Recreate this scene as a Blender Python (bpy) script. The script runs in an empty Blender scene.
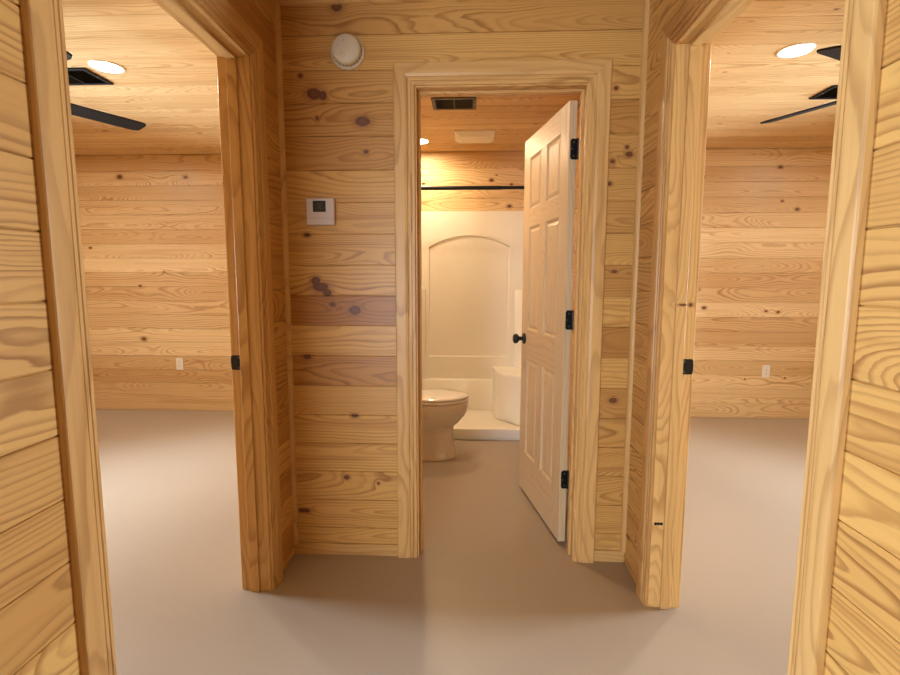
import bpy, bmesh, math, random
from mathutils import Vector, Matrix
random.seed(7)
D = bpy.data
COL = bpy.context.scene.collection
SC = bpy.context.scene
PI = math.pi

# ------------------------------------------------------------------ camera
F_PX = 502.38
cam = D.cameras.new('camera'); cam.sensor_fit = 'HORIZONTAL'; cam.sensor_width = 36.0
cam.lens = F_PX / 900.0 * 36.0; cam.clip_start = 0.02; cam.clip_end = 100
camo = D.objects.new('camera', cam); COL.objects.link(camo)
pitch, yaw, roll = 0.1154, 0.0448, -0.0016
cy, sy, cp, sp = math.cos(yaw), math.sin(yaw), math.cos(pitch), math.sin(pitch)
right = Vector((cy, sy, 0)); fwd = Vector((-sy*cp, cy*cp, -sp)); up = right.cross(fwd)
cr, sr = math.cos(roll), math.sin(roll)
right2 = right*cr - up*sr; up2 = up*cr + right*sr
m = Matrix((right2, up2, -fwd)).transposed().to_4x4()
m.translation = Vector((0.0305, -2.2087, 1.289))
camo.matrix_world = m
SC.camera = camo

# ------------------------------------------------------------------ view, world
SC.view_settings.view_transform = 'Standard'
SC.view_settings.look = 'None'
SC.view_settings.gamma = 1.0
SC.view_settings.use_curve_mapping = False
SC.view_settings.exposure = 0.07
SC.cycles.use_denoising = True
SC.cycles.max_bounces = 8
SC.cycles.diffuse_bounces = 5
SC.cycles.sample_clamp_indirect = 6.0
SC.cycles.caustics_reflective = False
SC.cycles.caustics_refractive = False
W = D.worlds.new('world'); SC.world = W; W.use_nodes = True
bg = W.node_tree.nodes['Background']; bg.inputs[0].default_value = (0.62, 0.75, 1.0, 1); bg.inputs[1].default_value = 0.6

# setting dimensions (metres)
H = 2.44
XL, XR = -0.7987, 0.7319          # hall side wall faces, bathroom side wall faces
TH = 0.115                         # wall thickness
B = 2.5132                         # rear wall face
XLR, XRR = XL-TH, XR+TH            # bedroom side faces
XLE, XRE = -4.05, 4.0              # outer walls
YF, YFR = -1.75, -1.75+TH          # living side / bedroom side of the front partition
YE = -6.2                          # far living room wall
CW = 0.0893                        # casing width
PIT = 0.1357                       # board pitch

# lights through the windows (daylight) and their strength
def window_light(name, loc, target, sx, sz, power, color):
    l = D.lights.new(name, 'AREA'); l.shape = 'RECTANGLE'; l.size = sx; l.size_y = sz
    l.energy = power; l.color = color
    o = D.objects.new(name, l); COL.objects.link(o); o.location = loc
    d = Vector(target)-Vector(loc); o.rotation_euler = d.to_track_quat('-Z', 'Y').to_euler()
    return o
DAY = (0.74, 0.87, 1.0)
window_light('daylight_left', (XLE-0.10, 0.4, 1.25), (0, 0.4, 1.25), 1.1, 1.3, 290, DAY)
window_light('daylight_right', (XRE+0.10, 0.4, 1.25), (0, 0.4, 1.25), 1.1, 1.3, 290, DAY)
window_light('daylight_living', (-1.75, YE-0.10, 1.0), (-1.75, 0, 1.0), 1.7, 1.7, 280, DAY)
LED = {'bedroom': ((1.0, 0.96, 0.87), 370.0), 'bath': ((1.0, 0.79, 0.50), 275.0), 'living': ((1.0, 0.80, 0.53), 240.0)}

# ------------------------------------------------------------------ materials
def principled(name, color, rough=0.5, metal=0.0, spec=0.5, emit=None, estr=0.0, coat=0.0):
    mt = D.materials.new(name); mt.use_nodes = True
    b = mt.node_tree.nodes['Principled BSDF']
    b.inputs['Base Color'].default_value = (*color, 1); b.inputs['Roughness'].default_value = rough
    b.inputs['Metallic'].default_value = metal; b.inputs['Specular IOR Level'].default_value = spec
    b.inputs['Coat Weight'].default_value = coat
    if emit:
        b.inputs['Emission Color'].default_value = (*emit, 1); b.inputs['Emission Strength'].default_value = estr
    return mt

class NT:
    """small helper to write node maths"""
    def __init__(s, nt): s.nt = nt
    def n(s, t, **k):
        x = s.nt.nodes.new(t)
        for a, v in k.items(): setattr(x, a, v)
        return x
    def put(s, sock, v):
        if isinstance(v, bpy.types.NodeSocket): s.nt.links.new(v, sock)
        else: sock.default_value = v
    def m(s, op, a, b=0.0, c=None):
        x = s.n('ShaderNodeMath', operation=op); s.put(x.inputs[0], a); s.put(x.inputs[1], b)
        if c is not None: s.put(x.inputs[2], c)
        return x.outputs[0]
    def xyz(s, a, b, c):
        x = s.n('ShaderNodeCombineXYZ'); s.put(x.inputs[0], a); s.put(x.inputs[1], b); s.put(x.inputs[2], c); return x.outputs[0]
    def sep(s, v):
        x = s.n('ShaderNodeSeparateXYZ'); s.put(x.inputs[0], v); return x.outputs
    def noise(s, v, scale=1.0, detail=2.0, rough=0.5):
        x = s.n('ShaderNodeTexNoise'); s.put(x.inputs['Vector'], v); x.inputs['Scale'].default_value = scale
        x.inputs['Detail'].default_value = detail; x.inputs['Roughness'].default_value = rough; return x.outputs['Fac']
    def smooth(s, v, lo, hi, a=0.0, b=1.0):
        x = s.n('ShaderNodeMapRange', interpolation_type='SMOOTHSTEP'); s.put(x.inputs[0], v)
        x.inputs[1].default_value = lo; x.inputs[2].default_value = hi; x.inputs[3].default_value = a; x.inputs[4].default_value = b
        return x.outputs[0]
    def mix(s, f, a, b, bt='MIX'):
        x = s.n('ShaderNodeMix', data_type='RGBA', blend_type=bt); s.put(x.inputs[0], f)
        s.put(x.inputs[6], a if isinstance(a, bpy.types.NodeSocket) else (*a, 1)); s.put(x.inputs[7], b if isinstance(b, bpy.types.NodeSocket) else (*b, 1))
        return x.outputs[2]

def wood(name, pale=(0.78, 0.475, 0.148), deep=(0.44, 0.19, 0.046), late=(0.32, 0.125, 0.024),
         contrast=0.78, spacing=0.0115, knots=(), random_knots=0.45, rough=0.38, streak=0.5, plane='xz', fine=0.16):
    """pine: growth rings around a wandering pith, per-board tone and seed in the point attributes gc and rn"""
    mt = D.materials.new(name); mt.use_nodes = True; nt = mt.node_tree; N = NT(nt)
    bs = nt.nodes['Principled BSDF']
    gc = N.n('ShaderNodeAttribute', attribute_name='gc').outputs['Vector']
    rn = N.n('ShaderNodeAttribute', attribute_name='rn').outputs['Vector']
    L, a, b = N.sep(gc); tone, g, h = N.sep(rn)
    Ls = N.m('ADD', L, N.m('MULTIPLY', g, 37.0)); hs = N.m('MULTIPLY', h, 53.0)
    # knots: distance to the nearest one in units of its radius
    kd = None
    if knots:
        pos = N.n('ShaderNodeTexCoord').outputs['Object']; px, py, pz = N.sep(pos)
        hor = px if plane[0] == 'x' else py
        ver = pz if plane[1] == 'z' else py
        for (kx, kz, rx, rz) in knots:
            dx = N.m('DIVIDE', N.m('SUBTRACT', hor, kx), rx); dz = N.m('DIVIDE', N.m('SUBTRACT', ver, kz), rz)
            d = N.m('SQRT', N.m('ADD', N.m('MULTIPLY', dx, dx), N.m('MULTIPLY', dz, dz)))
            kd = d if kd is None else N.m('MINIMUM', kd, d)
    if random_knots > 0:
        q = N.xyz(N.m('MULTIPLY', Ls, 1.15), N.m('ADD', N.m('MULTIPLY', a, 4.5), hs), 0.0)
        v = N.n('ShaderNodeTexVoronoi', voronoi_dimensions='2D'); N.put(v.inputs['Vector'], q)
        v.inputs['Scale'].default_value = 1.0
        cx, cyy, _ = N.sep(v.outputs['Position']); qx, qy, _ = N.sep(q)
        dx = N.m('DIVIDE', N.m('SUBTRACT', qx, cx), 1.15*1.5); dz = N.m('DIVIDE', N.m('SUBTRACT', qy, cyy), 4.5)
        d = N.m('SQRT', N.m('ADD', N.m('MULTIPLY', dx, dx), N.m('MULTIPLY', dz, dz)))
        rr, rg, rb = N.sep(v.outputs['Color'])
        rad = N.m('ADD', N.m('MULTIPLY', N.m('MULTIPLY', rg, rg), 0.014), 0.003)
        off = N.m('MULTIPLY', N.m('GREATER_THAN', rr, random_knots), 50.0)
        d = N.m('ADD', N.m('DIVIDE', d, rad), off)
        kd = d if kd is None else N.m('MINIMUM', kd, d)
    n1 = N.noise(N.xyz(N.m('MULTIPLY', Ls, 1.1), N.m('ADD', N.m('MULTIPLY', a, 3.0), hs), N.m('MULTIPLY', b, 3.0)), 1.0, 1.5)
    n2 = N.noise(N.xyz(N.m('MULTIPLY', Ls, 4.0), N.m('ADD', N.m('MULTIPLY', a, 22.0), hs), N.m('MULTIPLY', b, 22.0)), 1.0, 3.0)
    if kd is not None: kd = N.m('ADD', kd, N.m('MULTIPLY', N.m('SUBTRACT', n2, 0.5), 0.9))
    oa = N.m('MULTIPLY', N.m('SUBTRACT', h, 0.5), 0.14)
    da = N.m('SUBTRACT', a, oa)
    ob = N.m('ADD', N.m('MULTIPLY', g, 0.05), 0.02)
    db = N.m('ADD', N.m('ADD', ob, b), N.m('MULTIPLY', N.m('SUBTRACT', n1, 0.5), 0.30))
    rad = N.m('SQRT', N.m('ADD', N.m('MULTIPLY', da, da), N.m('MULTIPLY', db, db)))
    rad = N.m('ADD', rad, N.m('MULTIPLY', N.m('SUBTRACT', n2, 0.5), 0.016))
    if kd is not None:
        bump = N.m('POWER', 2.718, N.m('MULTIPLY', kd, -0.75))
        rad = N.m('ADD', rad, N.m('MULTIPLY', bump, 0.03))
    t = N.m('DIVIDE', rad, N.m('ADD', N.m('MULTIPLY', h, spacing*0.8), spacing*0.6))
    fl = N.m('FLOOR', t); fr = N.m('FRACT', t)
    w = N.n('ShaderNodeTexWhiteNoise', noise_dimensions='2D'); N.put(w.inputs['Vector'], N.xyz(fl, N.m('MULTIPLY', g, 99.0), 0.0))
    rise = N.smooth(fr, 0.38, 0.88); fall = N.smooth(fr, 0.88, 1.0, 1.0, 0.0)
    ring = N.m('MULTIPLY', N.m('MULTIPLY', rise, fall), N.m('ADD', N.m('MULTIPLY', w.outputs['Value'], 0.75), 0.25))
    n3 = N.noise(N.xyz(N.m('MULTIPLY', Ls, 0.9), N.m('ADD', N.m('MULTIPLY', a, 22.0), hs), N.m('MULTIPLY', b, 20.0)), 1.0, 2.0)
    n4 = N.noise(N.xyz(N.m('MULTIPLY', Ls, 9.0), N.m('ADD', N.m('MULTIPLY', a, 420.0), hs), N.m('MULTIPLY', b, 420.0)), 1.0, 1.0)
    base = N.mix(tone, pale, deep)
    base = N.mix(N.m('MULTIPLY', N.smooth(n3, 0.52, 0.72), streak), base, (deep[0]*0.95, deep[1]*0.95, deep[2]*0.95))
    ringamt = N.m('MULTIPLY', ring, N.m('MULTIPLY', N.m('ADD', N.m('MULTIPLY', n1, 0.9), 0.45), contrast))
    base = N.mix(ringamt, base, N.mix(tone, late, (late[0]*0.55, late[1]*0.5, late[2]*0.55)))
    base = N.mix(N.m('MULTIPLY', N.m('SUBTRACT', 1.0, n4), fine), base, (0.25, 0.12, 0.04))
    if kd is not None:
        halo = N.smooth(kd, 0.9, 2.3, 0.55, 0.0)
        base = N.mix(halo, base, (0.30, 0.125, 0.035))
        base = N.mix(N.smooth(kd, 0.75, 1.1, 1.0, 0.0), base, (0.135, 0.048, 0.018))
        base = N.mix(N.smooth(kd, 0.25, 0.75, 0.6, 0.0), base, (0.20, 0.075, 0.03))
    nt.links.new(base, bs.inputs['Base Color'])
    bs.inputs['Roughness'].default_value = rough; bs.inputs['Specular IOR Level'].default_value = 0.35
    return mt

M = {}
HALL_KNOTS = [(-0.648, 2.069, 0.035, 0.026), (-0.610, 2.062, 0.018, 0.022), (-0.443, 1.955, 0.033, 0.022), (-0.637, 1.971, 0.009, 0.009), (-0.704, 2.144, 0.009, 0.009), (-0.543, 2.412, 0.026, 0.020), (-0.429, 1.831, 0.011, 0.009), (-0.697, 1.481, 0.015, 0.009), (-0.664, 1.282, 0.022, 0.018), (-0.642, 1.254, 0.039, 0.020), (-0.614, 1.229, 0.022, 0.018), (-0.591, 1.178, 0.013, 0.011), (-0.491, 1.150, 0.026, 0.022), (-0.712, 0.940, 0.022, 0.011), (-0.502, 0.671, 0.018, 0.008), (-0.546, 0.380, 0.013, 0.011), (-0.398, 0.353, 0.007, 0.007), (-0.749, 0.213, 0.031, 0.011), (0.617, 2.075, 0.010, 0.009), (0.671, 1.839, 0.009, 0.009), (0.681, 1.811, 0.015, 0.011), (0.613, 1.781, 0.011, 0.009), (0.604, 1.691, 0.011, 0.009), (0.638, 1.323, 0.013, 0.007), (0.654, 0.757, 0.018, 0.013)]
REAR_KNOTS = [(0.195, 2.186, 0.018, 0.013), (0.240, 2.230, 0.008, 0.006), (0.361, 1.954, 0.022, 0.015), (-0.427, 2.157, 0.014, 0.010), (0.377, 2.149, 0.012, 0.008), (-3.294, 2.240, 0.026, 0.018), (-2.659, 2.233, 0.022, 0.015), (-3.166, 0.706, 0.026, 0.018), (-3.167, 1.220, 0.016, 0.011), (-2.921, 1.353, 0.010, 0.007), (-3.633, 1.583, 0.014, 0.010), (2.748, 2.281, 0.020, 0.014), (2.921, 1.916, 0.020, 0.014), (2.786, 1.987, 0.014, 0.010), (2.158, 1.032, 0.020, 0.014), (2.715, 1.005, 0.015, 0.010), (2.822, 0.996, 0.017, 0.012), (2.929, 0.383, 0.010, 0.007), (2.568, 0.371, 0.008, 0.006)]
M['pine_hall'] = wood('pine_hall', knots=HALL_KNOTS, random_knots=0)
M['pine_side'] = wood('pine_side', random_knots=0.2, contrast=0.9, spacing=0.0125)
M['pine_rear'] = wood('pine_rear', pale=(0.87, 0.67, 0.385), deep=(0.56, 0.325, 0.13), late=(0.40, 0.18, 0.05), knots=REAR_KNOTS, random_knots=0, contrast=0.72, spacing=0.013)
M['pine_room'] = wood('pine_room', pale=(0.87, 0.67, 0.385), deep=(0.56, 0.325, 0.13), late=(0.40, 0.18, 0.05), random_knots=0.5, contrast=0.72, spacing=0.014)
M['pine_ceiling'] = wood('pine_ceiling', pale=(0.80, 0.58, 0.30), deep=(0.52, 0.29, 0.105), late=(0.40, 0.18, 0.05), random_knots=0.5, contrast=0.75, spacing=0.014)
M['pine_trim'] = wood('pine_trim', pale=(0.78, 0.50, 0.195), knots=[(0.800, 1.197, 0.016, 0.004), (0.832, 1.197, 0.007, 0.007)], random_knots=0.03, contrast=0.55, spacing=0.020, streak=0.3)
M['pine_door'] = wood('pine_door', pale=(0.72, 0.56, 0.345), deep=(0.56, 0.37, 0.18), late=(0.50, 0.31, 0.13), random_knots=0.05, contrast=0.45, spacing=0.014, streak=0.12, fine=0.08)
M['black_metal'] = principled('black_metal', (0.008, 0.008, 0.008), 0.38, 0.3)
M['black_blade'] = principled('black_blade', (0.010, 0.007, 0.006), 0.7, spec=0.2)
M['black_matte'] = principled('black_matte', (0.008, 0.008, 0.008), 0.75, spec=0.2)
M['bronze_metal'] = principled('bronze_metal', (0.10, 0.088, 0.07), 0.5, 0.3)
M['black_void'] = principled('black_void', (0.004, 0.004, 0.004), 0.8)
M['white_plastic'] = principled('white_plastic', (0.80, 0.77, 0.70), 0.35)
M['cream_plastic'] = principled('cream_plastic', (0.66, 0.57, 0.42), 0.4)
M['fan_cover'] = principled('fan_cover', (0.84, 0.78, 0.66), 0.4)
M['slot_plastic'] = principled('slot_plastic', (0.42, 0.36, 0.26), 0.5)
M['lilac_plastic'] = principled('lilac_plastic', (0.62, 0.56, 0.56), 0.35)
M['grey_plastic'] = principled('grey_plastic', (0.22, 0.17, 0.14), 0.5)
M['porcelain'] = principled('porcelain', (0.84, 0.82, 0.77), 0.12, coat=0.5)
M['acrylic'] = principled('acrylic', (0.84, 0.79, 0.69), 0.22, coat=0.3)
M['chrome'] = principled('chrome', (0.8, 0.78, 0.75), 0.15, 1.0)
M['lcd'] = principled('lcd', (0.030, 0.027, 0.014), 0.35, spec=0.2)
M['digit'] = principled('digit', (0.085, 0.080, 0.045), 0.4)
M['core'] = principled('core', (0.25, 0.18, 0.11), 0.8)
M['frame_white'] = principled('frame_white', (0.8, 0.8, 0.78), 0.4)
M['lens_bedroom'] = principled('lens_bedroom', (0.9, 0.9, 0.9), 0.4, emit=LED['bedroom'][0], estr=LED['bedroom'][1])
M['lens_bath'] = principled('lens_bath', (0.9, 0.9, 0.9), 0.4, emit=LED['bath'][0], estr=LED['bath'][1])
M['lens_living'] = principled('lens_living', (0.9, 0.9, 0.9), 0.4, emit=LED['living'][0], estr=LED['living'][1])

def floor_mat():
    mt = D.materials.new('floor_vinyl'); mt.use_nodes = True; N = NT(mt.node_tree); bs = mt.node_tree.nodes['Principled BSDF']
    p = N.n('ShaderNodeTexCoord').outputs['Object']
    n = N.noise(p, 0.8, 3.0); n2 = N.noise(p, 60.0, 2.0)
    c = N.mix(N.m('MULTIPLY', n, 0.5), (0.39, 0.318, 0.245), (0.35, 0.283, 0.217))
    c = N.mix(N.m('MULTIPLY', n2, 0.10), c, (0.30, 0.24, 0.185))
    mt.node_tree.links.new(c, bs.inputs['Base Color'])
    r = N.smooth(n, 0.3, 0.7, 0.30, 0.40); mt.node_tree.links.new(r, bs.inputs['Roughness'])
    bs.inputs['Specular IOR Level'].default_value = 0.35
    return mt
M['floor'] = floor_mat()
def glass_mat():
    mt = D.materials.new('window_glass'); mt.use_nodes = True; N = NT(mt.node_tree); nt = mt.node_tree
    t = N.n('ShaderNodeBsdfTransparent'); g = N.n('ShaderNodeBsdfGlossy'); g.inputs['Roughness'].default_value = 0.02
    f = N.n('ShaderNodeFresnel'); f.inputs[0].default_value = 1.45; mx = N.n('ShaderNodeMixShader')
    nt.links.new(f.outputs[0], mx.inputs[0]); nt.links.new(t.outputs[0], mx.inputs[1]); nt.links.new(g.outputs[0], mx.inputs[2])
    nt.links.new(mx.outputs[0], nt.nodes['Material Output'].inputs[0]); nt.nodes.remove(nt.nodes['Principled BSDF'])
    return mt
M['glass'] = glass_mat()

# ------------------------------------------------------------------ mesh builder
V = lambda *p: Vector(p)
X, Y, Z = V(1, 0, 0), V(0, 1, 0), V(0, 0, 1)
def rnd(tone=None, lo=0.0, hi=0.5):
    return (random.uniform(lo, hi) if tone is None else tone, random.random(), random.random())
class MB:
    def __init__(s): s.v = []; s.f = []; s.gc = []; s.rn = []; s.mi = []
    def add(s, verts, faces, gc=None, rn=(0.2, .5, .5), mi=0):
        o = len(s.v); s.v += [tuple(p) for p in verts]; s.f += [tuple(i+o for i in f) for f in faces]
        s.gc += gc if gc else [tuple(p) for p in verts]; s.rn += [rn]*len(verts); s.mi += [mi]*len(faces); return s
    def ext(s, prof, O, A, Bv, Lv, length, rn=None, m0=0.0, m1=0.0, ac=0.0, l0=None, mi=0):
        """profile (a,b) swept along Lv; ends mitred by m0, m1 per unit a"""
        n = len(prof); vs = []; gc = []; rn = rn or rnd()
        l0 = 0.0 if l0 is None else l0
        for e in (0, 1):
            for (a, b) in prof:
                l = (m0*a) if e == 0 else (length+m1*a)
                vs.append(Vector(O)+A*a+Bv*b+Lv*l); gc.append((l+l0, a-ac, b))
        fs = [(i, (i+1) % n, n+(i+1) % n, n+i) for i in range(n)]
        fs += [tuple(range(n))[::-1], tuple(range(n, 2*n))]
        return s.add(vs, fs, gc, rn, mi)
    def box(s, x0, x1, y0, y1, z0, z1, mi=0, rn=None):
        d = (x1-x0, y1-y0, z1-z0); k = d.index(max(d)); vs = []; gc = []
        for x in (x0, x1):
            for y in (y0, y1):
                for z in (z0, z1):
                    vs.append((x, y, z)); q = (x-x0, y-y0, z-z0)
                    r = [q[i]-d[i]/2 for i in range(3) if i != k]
                    if d[[i for i in range(3) if i != k][0]] < d[[i for i in range(3) if i != k][1]]: r = r[::-1]
                    gc.append((q[k], r[0], r[1]))
        fs = [(0, 1, 3, 2), (4, 6, 7, 5), (0, 4, 5, 1), (2, 3, 7, 6), (0, 2, 6, 4), (1, 5, 7, 3)]
        return s.add(vs, fs, gc, rn or rnd(), mi)
    def obox(s, O, A, Bv, Lv, da, db, dl, rn=None, mi=0):
        return s.ext([(0, 0), (da, 0), (da, db), (0, db)], O, A, Bv, Lv, dl, rn, ac=da/2, mi=mi)
    def loft(s, rings, cap0=True, cap1=True, closed=True, mi=0):
        n = len(rings[0]); vs = [p for r in rings for p in r]; fs = []
        for k in range(len(rings)-1):
            for i in range(n if closed else n-1):
                j = (i+1) % n; fs.append((k*n+i, k*n+j, (k+1)*n+j, (k+1)*n+i))
        if cap0: fs.append(tuple(range(n))[::-1])
        if cap1: fs.append(tuple(range((len(rings)-1)*n, len(rings)*n)))
        return s.add(vs, fs, mi=mi)
    def lathe(s, prof, O, axis=Z, n=32, mi=0):
        """profile of (r, h) along axis"""
        ax = Vector(axis).normalized(); u = ax.orthogonal().normalized(); w = ax.cross(u); O = Vector(O)
        rings = [[O+ax*h+(u*math.cos(2*PI*i/n)+w*math.sin(2*PI*i/n))*max(r, 1e-4) for i in range(n)] for r, h in prof]
        return s.loft(rings, mi=mi)
    def tube(s, pts, r, n=10, mi=0):
        pts = [Vector(p) for p in pts]; rings = []
        for i, p in enumerate(pts):
            t = (pts[min(i+1, len(pts)-1)]-pts[max(i-1, 0)]).normalized(); u = t.orthogonal().normalized(); w = t.cross(u)
            rings.append([p+(u*math.cos(2*PI*k/n)+w*math.sin(2*PI*k/n))*r for k in range(n)])
        return s.loft(rings, mi=mi)
    def build(s, name, mats, parent=None, smooth=None, bevel=0.0, seg=2, sub=0):
        me = D.meshes.new(name); me.from_pydata(s.v, [], s.f)
        for mt in (mats if isinstance(mats, (list, tuple)) else [mats]): me.materials.append(mt)
        me.polygons.foreach_set('material_index', s.mi)
        at = me.attributes.new('gc', 'FLOAT_VECTOR', 'POINT'); at.data.foreach_set('vector', [c for p in s.gc for c in p])
        at = me.attributes.new('rn', 'FLOAT_VECTOR', 'POINT'); at.data.foreach_set('vector', [c for p in s.rn for c in p])
        bm = bmesh.new(); bm.from_mesh(me); bmesh.ops.recalc_face_normals(bm, faces=bm.faces); bm.to_mesh(me); bm.free()
        o = D.objects.new(name, me); COL.objects.link(o)
        if parent: o.parent = parent; o.matrix_parent_inverse = parent_inv(parent)
        if bevel:
            b = o.modifiers.new('bevel', 'BEVEL'); b.width = bevel; b.segments = seg; b.limit_method = 'ANGLE'; b.angle_limit = math.radians(35)
        if sub:
            b = o.modifiers.new('sub', 'SUBSURF'); b.levels = sub; b.render_levels = sub
        if smooth is not None or bevel:
            for p in me.polygons: p.use_smooth = True
            if smooth is None or smooth is True or smooth > 0:
                ang = math.radians(40 if (smooth is None or smooth is True) else smooth)
                if not sub: me.set_sharp_from_angle(angle=ang)
        return o
def parent_inv(p):
    r = Matrix.Identity(4); chain = []
    while p: chain.append(p); p = p.parent
    for q in reversed(chain):
        r = r @ q.matrix_parent_inverse @ Matrix.LocRotScale(q.location, q.rotation_euler, q.scale)
    return r.inverted()          # children are written in world coordinates
def tag(o, label=None, cat=None, group=None, kind=None):
    if label: o['label'] = label
    if cat: o['category'] = cat
    if group: o['group'] = group
    if kind: o['kind'] = kind
    return o
def empty(name, loc, label=None, cat=None, group=None, kind=None, rz=0.0):
    o = D.objects.new(name, None); COL.objects.link(o); o.location = loc; o.rotation_euler = (0, 0, rz); o.empty_display_size = 0.1
    return tag(o, label, cat, group, kind)

# ------------------------------------------------------------------ boarded walls
BT = 0.018
def board_prof(w, c=0.003):
    return [(0, -BT), (0, -0.0055), (0.0009, -0.0055), (0.0009, -c*0.7), (c, 0), (w-c, 0), (w-0.0009, -c*0.7), (w-0.0009, -0.0055), (w, -0.0055), (w, -BT)]
def rows_from(z0, pitch=PIT, first=None, top=H):
    r = [0.0]
    if first: r += first
    z = z0
    while z < top-0.02:
        if z > r[-1]+0.015: r.append(z)
        z += pitch
    return r+[top]
def boards(mb, O, S, Nn, s0, s1, rows, holes=(), tones=None, lo=0.05, hi=0.6):
    """horizontal boards on a plane through O, running along S, facing Nn; holes (h0,h1,z0,z1)"""
    for k in range(len(rows)-1):
        za, zb = rows[k], rows[k+1]
        rn = rnd(lo=lo, hi=hi) if tones is None else None
        segs = [(s0, s1, za, zb)]
        for (h0, h1, hz0, hz1) in holes:
            out = []
            for (a, b, c, d) in segs:
                if d <= hz0+1e-4 or c >= hz1-1e-4 or b <= h0 or a >= h1: out.append((a, b, c, d)); continue
                if a < h0: out.append((a, h0, c, d))
                if b > h1: out.append((h1, b, c, d))
                if d > hz1+0.004: out.append((max(a, h0), min(b, h1), hz1, d))
                if c < hz0-0.004: out.append((max(a, h0), min(b, h1), c, hz0))
            segs = out
        for (a, b, c, d) in segs:
            r = rn
            if tones is not None:
                r = tones(k, (a+b)/2)
            mb.ext(board_prof(d-c), Vector(O)+S*a+Z*c, Z, Nn, S, b-a, r, ac=(zb+za)/2-c, l0=a)

def wall(name, core, faces, label):
    mb = MB()
    for c in core: mb.box(*c, mi=1)
    for f in faces: boards(mb, *f[0], **f[1])
    return mb
random.seed(11)
# opening rectangles (inside the jambs' backs)
JT = 0.018; RV = 0.006
bx0, bx1, bz = -0.2184+RV, 0.5042-RV, 2.1848-CW-RV           # bathroom doorway, clear faces of the jambs
sz = 2.1982-CW-RV                                             # side doorways, clear height
ly0, ly1 = -1.1741+RV, -0.2828-RV
ry0, ry1 = -1.1710+RV, -0.3138-RV
bath_hole = (bx0-JT, bx1+JT, -1, bz+JT)
l_hole = (ly0-JT, ly1+JT, -1, sz+JT); r_hole = (ry0-JT, ry1+JT, -1, sz+JT)

# hall back wall: the tones are the boards of the photograph
hall_rows = [0.055, 0.134, 0.27, 0.408, 0.541, 0.674, 0.81, 0.947, 1.083, 1.216, 1.35, 1.484, 1.618, 1.754, 1.895, 2.029, 2.162, 2.302, H]
tl = [0.22, 0.30, 0.28, 0.22, 0.25, 0.30, 0.72, 0.15, 0.95, 0.20, 0.28, 0.24, 0.20, 0.62, 0.58, 0.48, 0.30, 0.55]
tr = [0.25, 0.40, 0.45, 0.42, 0.48, 0.62, 0.25, 0.85, 0.22, 0.66, 0.30, 0.55, 0.45, 0.50, 0.75, 0.35, 0.3, 0.5]
seeds = [(random.random(), random.random(), random.random(), random.random()) for _ in hall_rows]
def hall_tone(k, s):
    q = seeds[k]
    return (tl[k], q[0], q[1]) if (s < 0.2) else (tr[k], q[2], q[3])
mb = MB()
mb.box(XL, bx0-JT, BT, TH-BT, 0, H, mi=1); mb.box(bx1+JT, XR, BT, TH-BT, 0, H, mi=1); mb.box(bx0-JT, bx1+JT, BT, TH-BT, bz+JT, H, mi=1)
boards(mb, (0, 0, 0), X, -Y, XL, XR, hall_rows, [bath_hole], tones=hall_tone)
boards(mb, (0, TH, 0), X, Y, XL, XR, rows_from(0.14), [bath_hole])
tag(mb.build('wall_back', [M['pine_hall'], M['core']]), 'knotty pine board wall at the hall end around the bathroom doorway', 'wall', kind='structure')
mb = MB(); mb.ext([(0, -BT), (0.055, -BT), (0.055, 0.003), (0, 0.003)], (XL, 0, 0), Z, -Y, X, -0.2184-CW-XL, rnd(0.3))
mb.ext([(0, -BT), (0.055, -BT), (0.055, 0.003), (0, 0.003)], (0.5042+CW, 0, 0), Z, -Y, X, XR-0.5042-CW, rnd(0.3))
tag(mb.build('baseboard_back', M['pine_trim'], bevel=0.001), 'low flat pine base strip along the hall end wall', 'baseboard', kind='structure')

# hall side walls
rl = rows_from(0.034, 0.1345); rr = rows_from(0.014+0.1365, 0.1365, [0.072])
mb = MB()
mb.box(XLR+BT, XL-BT, YF, ly0-JT, 0, H, mi=1); mb.box(XLR+BT, XL-BT, ly1+JT, TH, 0, H, mi=1); mb.box(XLR+BT, XL-BT, ly0-JT, ly1+JT, sz+JT, H, mi=1)
boards(mb, (XL, 0, 0), Y, X, YF, 0.0, rl, [l_hole], lo=0.2, hi=0.72)  # darker hall board tones stand in for the weaker light on this side
boards(mb, (XLR, 0, 0), Y, -X, YFR, B, rows_from(0.14), [l_hole])
mb.box(XLR, XL, YF-0.0, YF+0.018, 0, H, mi=0)
mb.box(XLR+BT, XL-BT, TH, B, 0, H, mi=1); boards(mb, (XL, 0, 0), Y, X, TH, B, rows_from(0.14))
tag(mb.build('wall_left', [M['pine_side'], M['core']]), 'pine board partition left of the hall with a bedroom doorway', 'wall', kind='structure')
mb = MB()
mb.box(XR+BT, XRR-BT, YF, ry0-JT, 0, H, mi=1); mb.box(XR+BT, XRR-BT, ry1+JT, TH, 0, H, mi=1); mb.box(XR+BT, XRR-BT, ry0-JT, ry1+JT, sz+JT, H, mi=1)
boards(mb, (XR, 0, 0), Y, -X, YF, 0.0, rr, [r_hole], lo=0.05, hi=0.45)
boards(mb, (XRR, 0, 0), Y, X, YFR, B, rows_from(0.14), [r_hole])
mb.box(XR, XRR, YF, YF+0.018, 0, H, mi=0)
mb.box(XR+BT, XRR-BT, TH, B, 0, H, mi=1); boards(mb, (XR, 0, 0), Y, -X, TH, B, rows_from(0.14))
tag(mb.build('wall_right', [M['pine_side'], M['core']]), 'pine board partition right of the hall with a bedroom doorway', 'wall', kind='structure')

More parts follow.
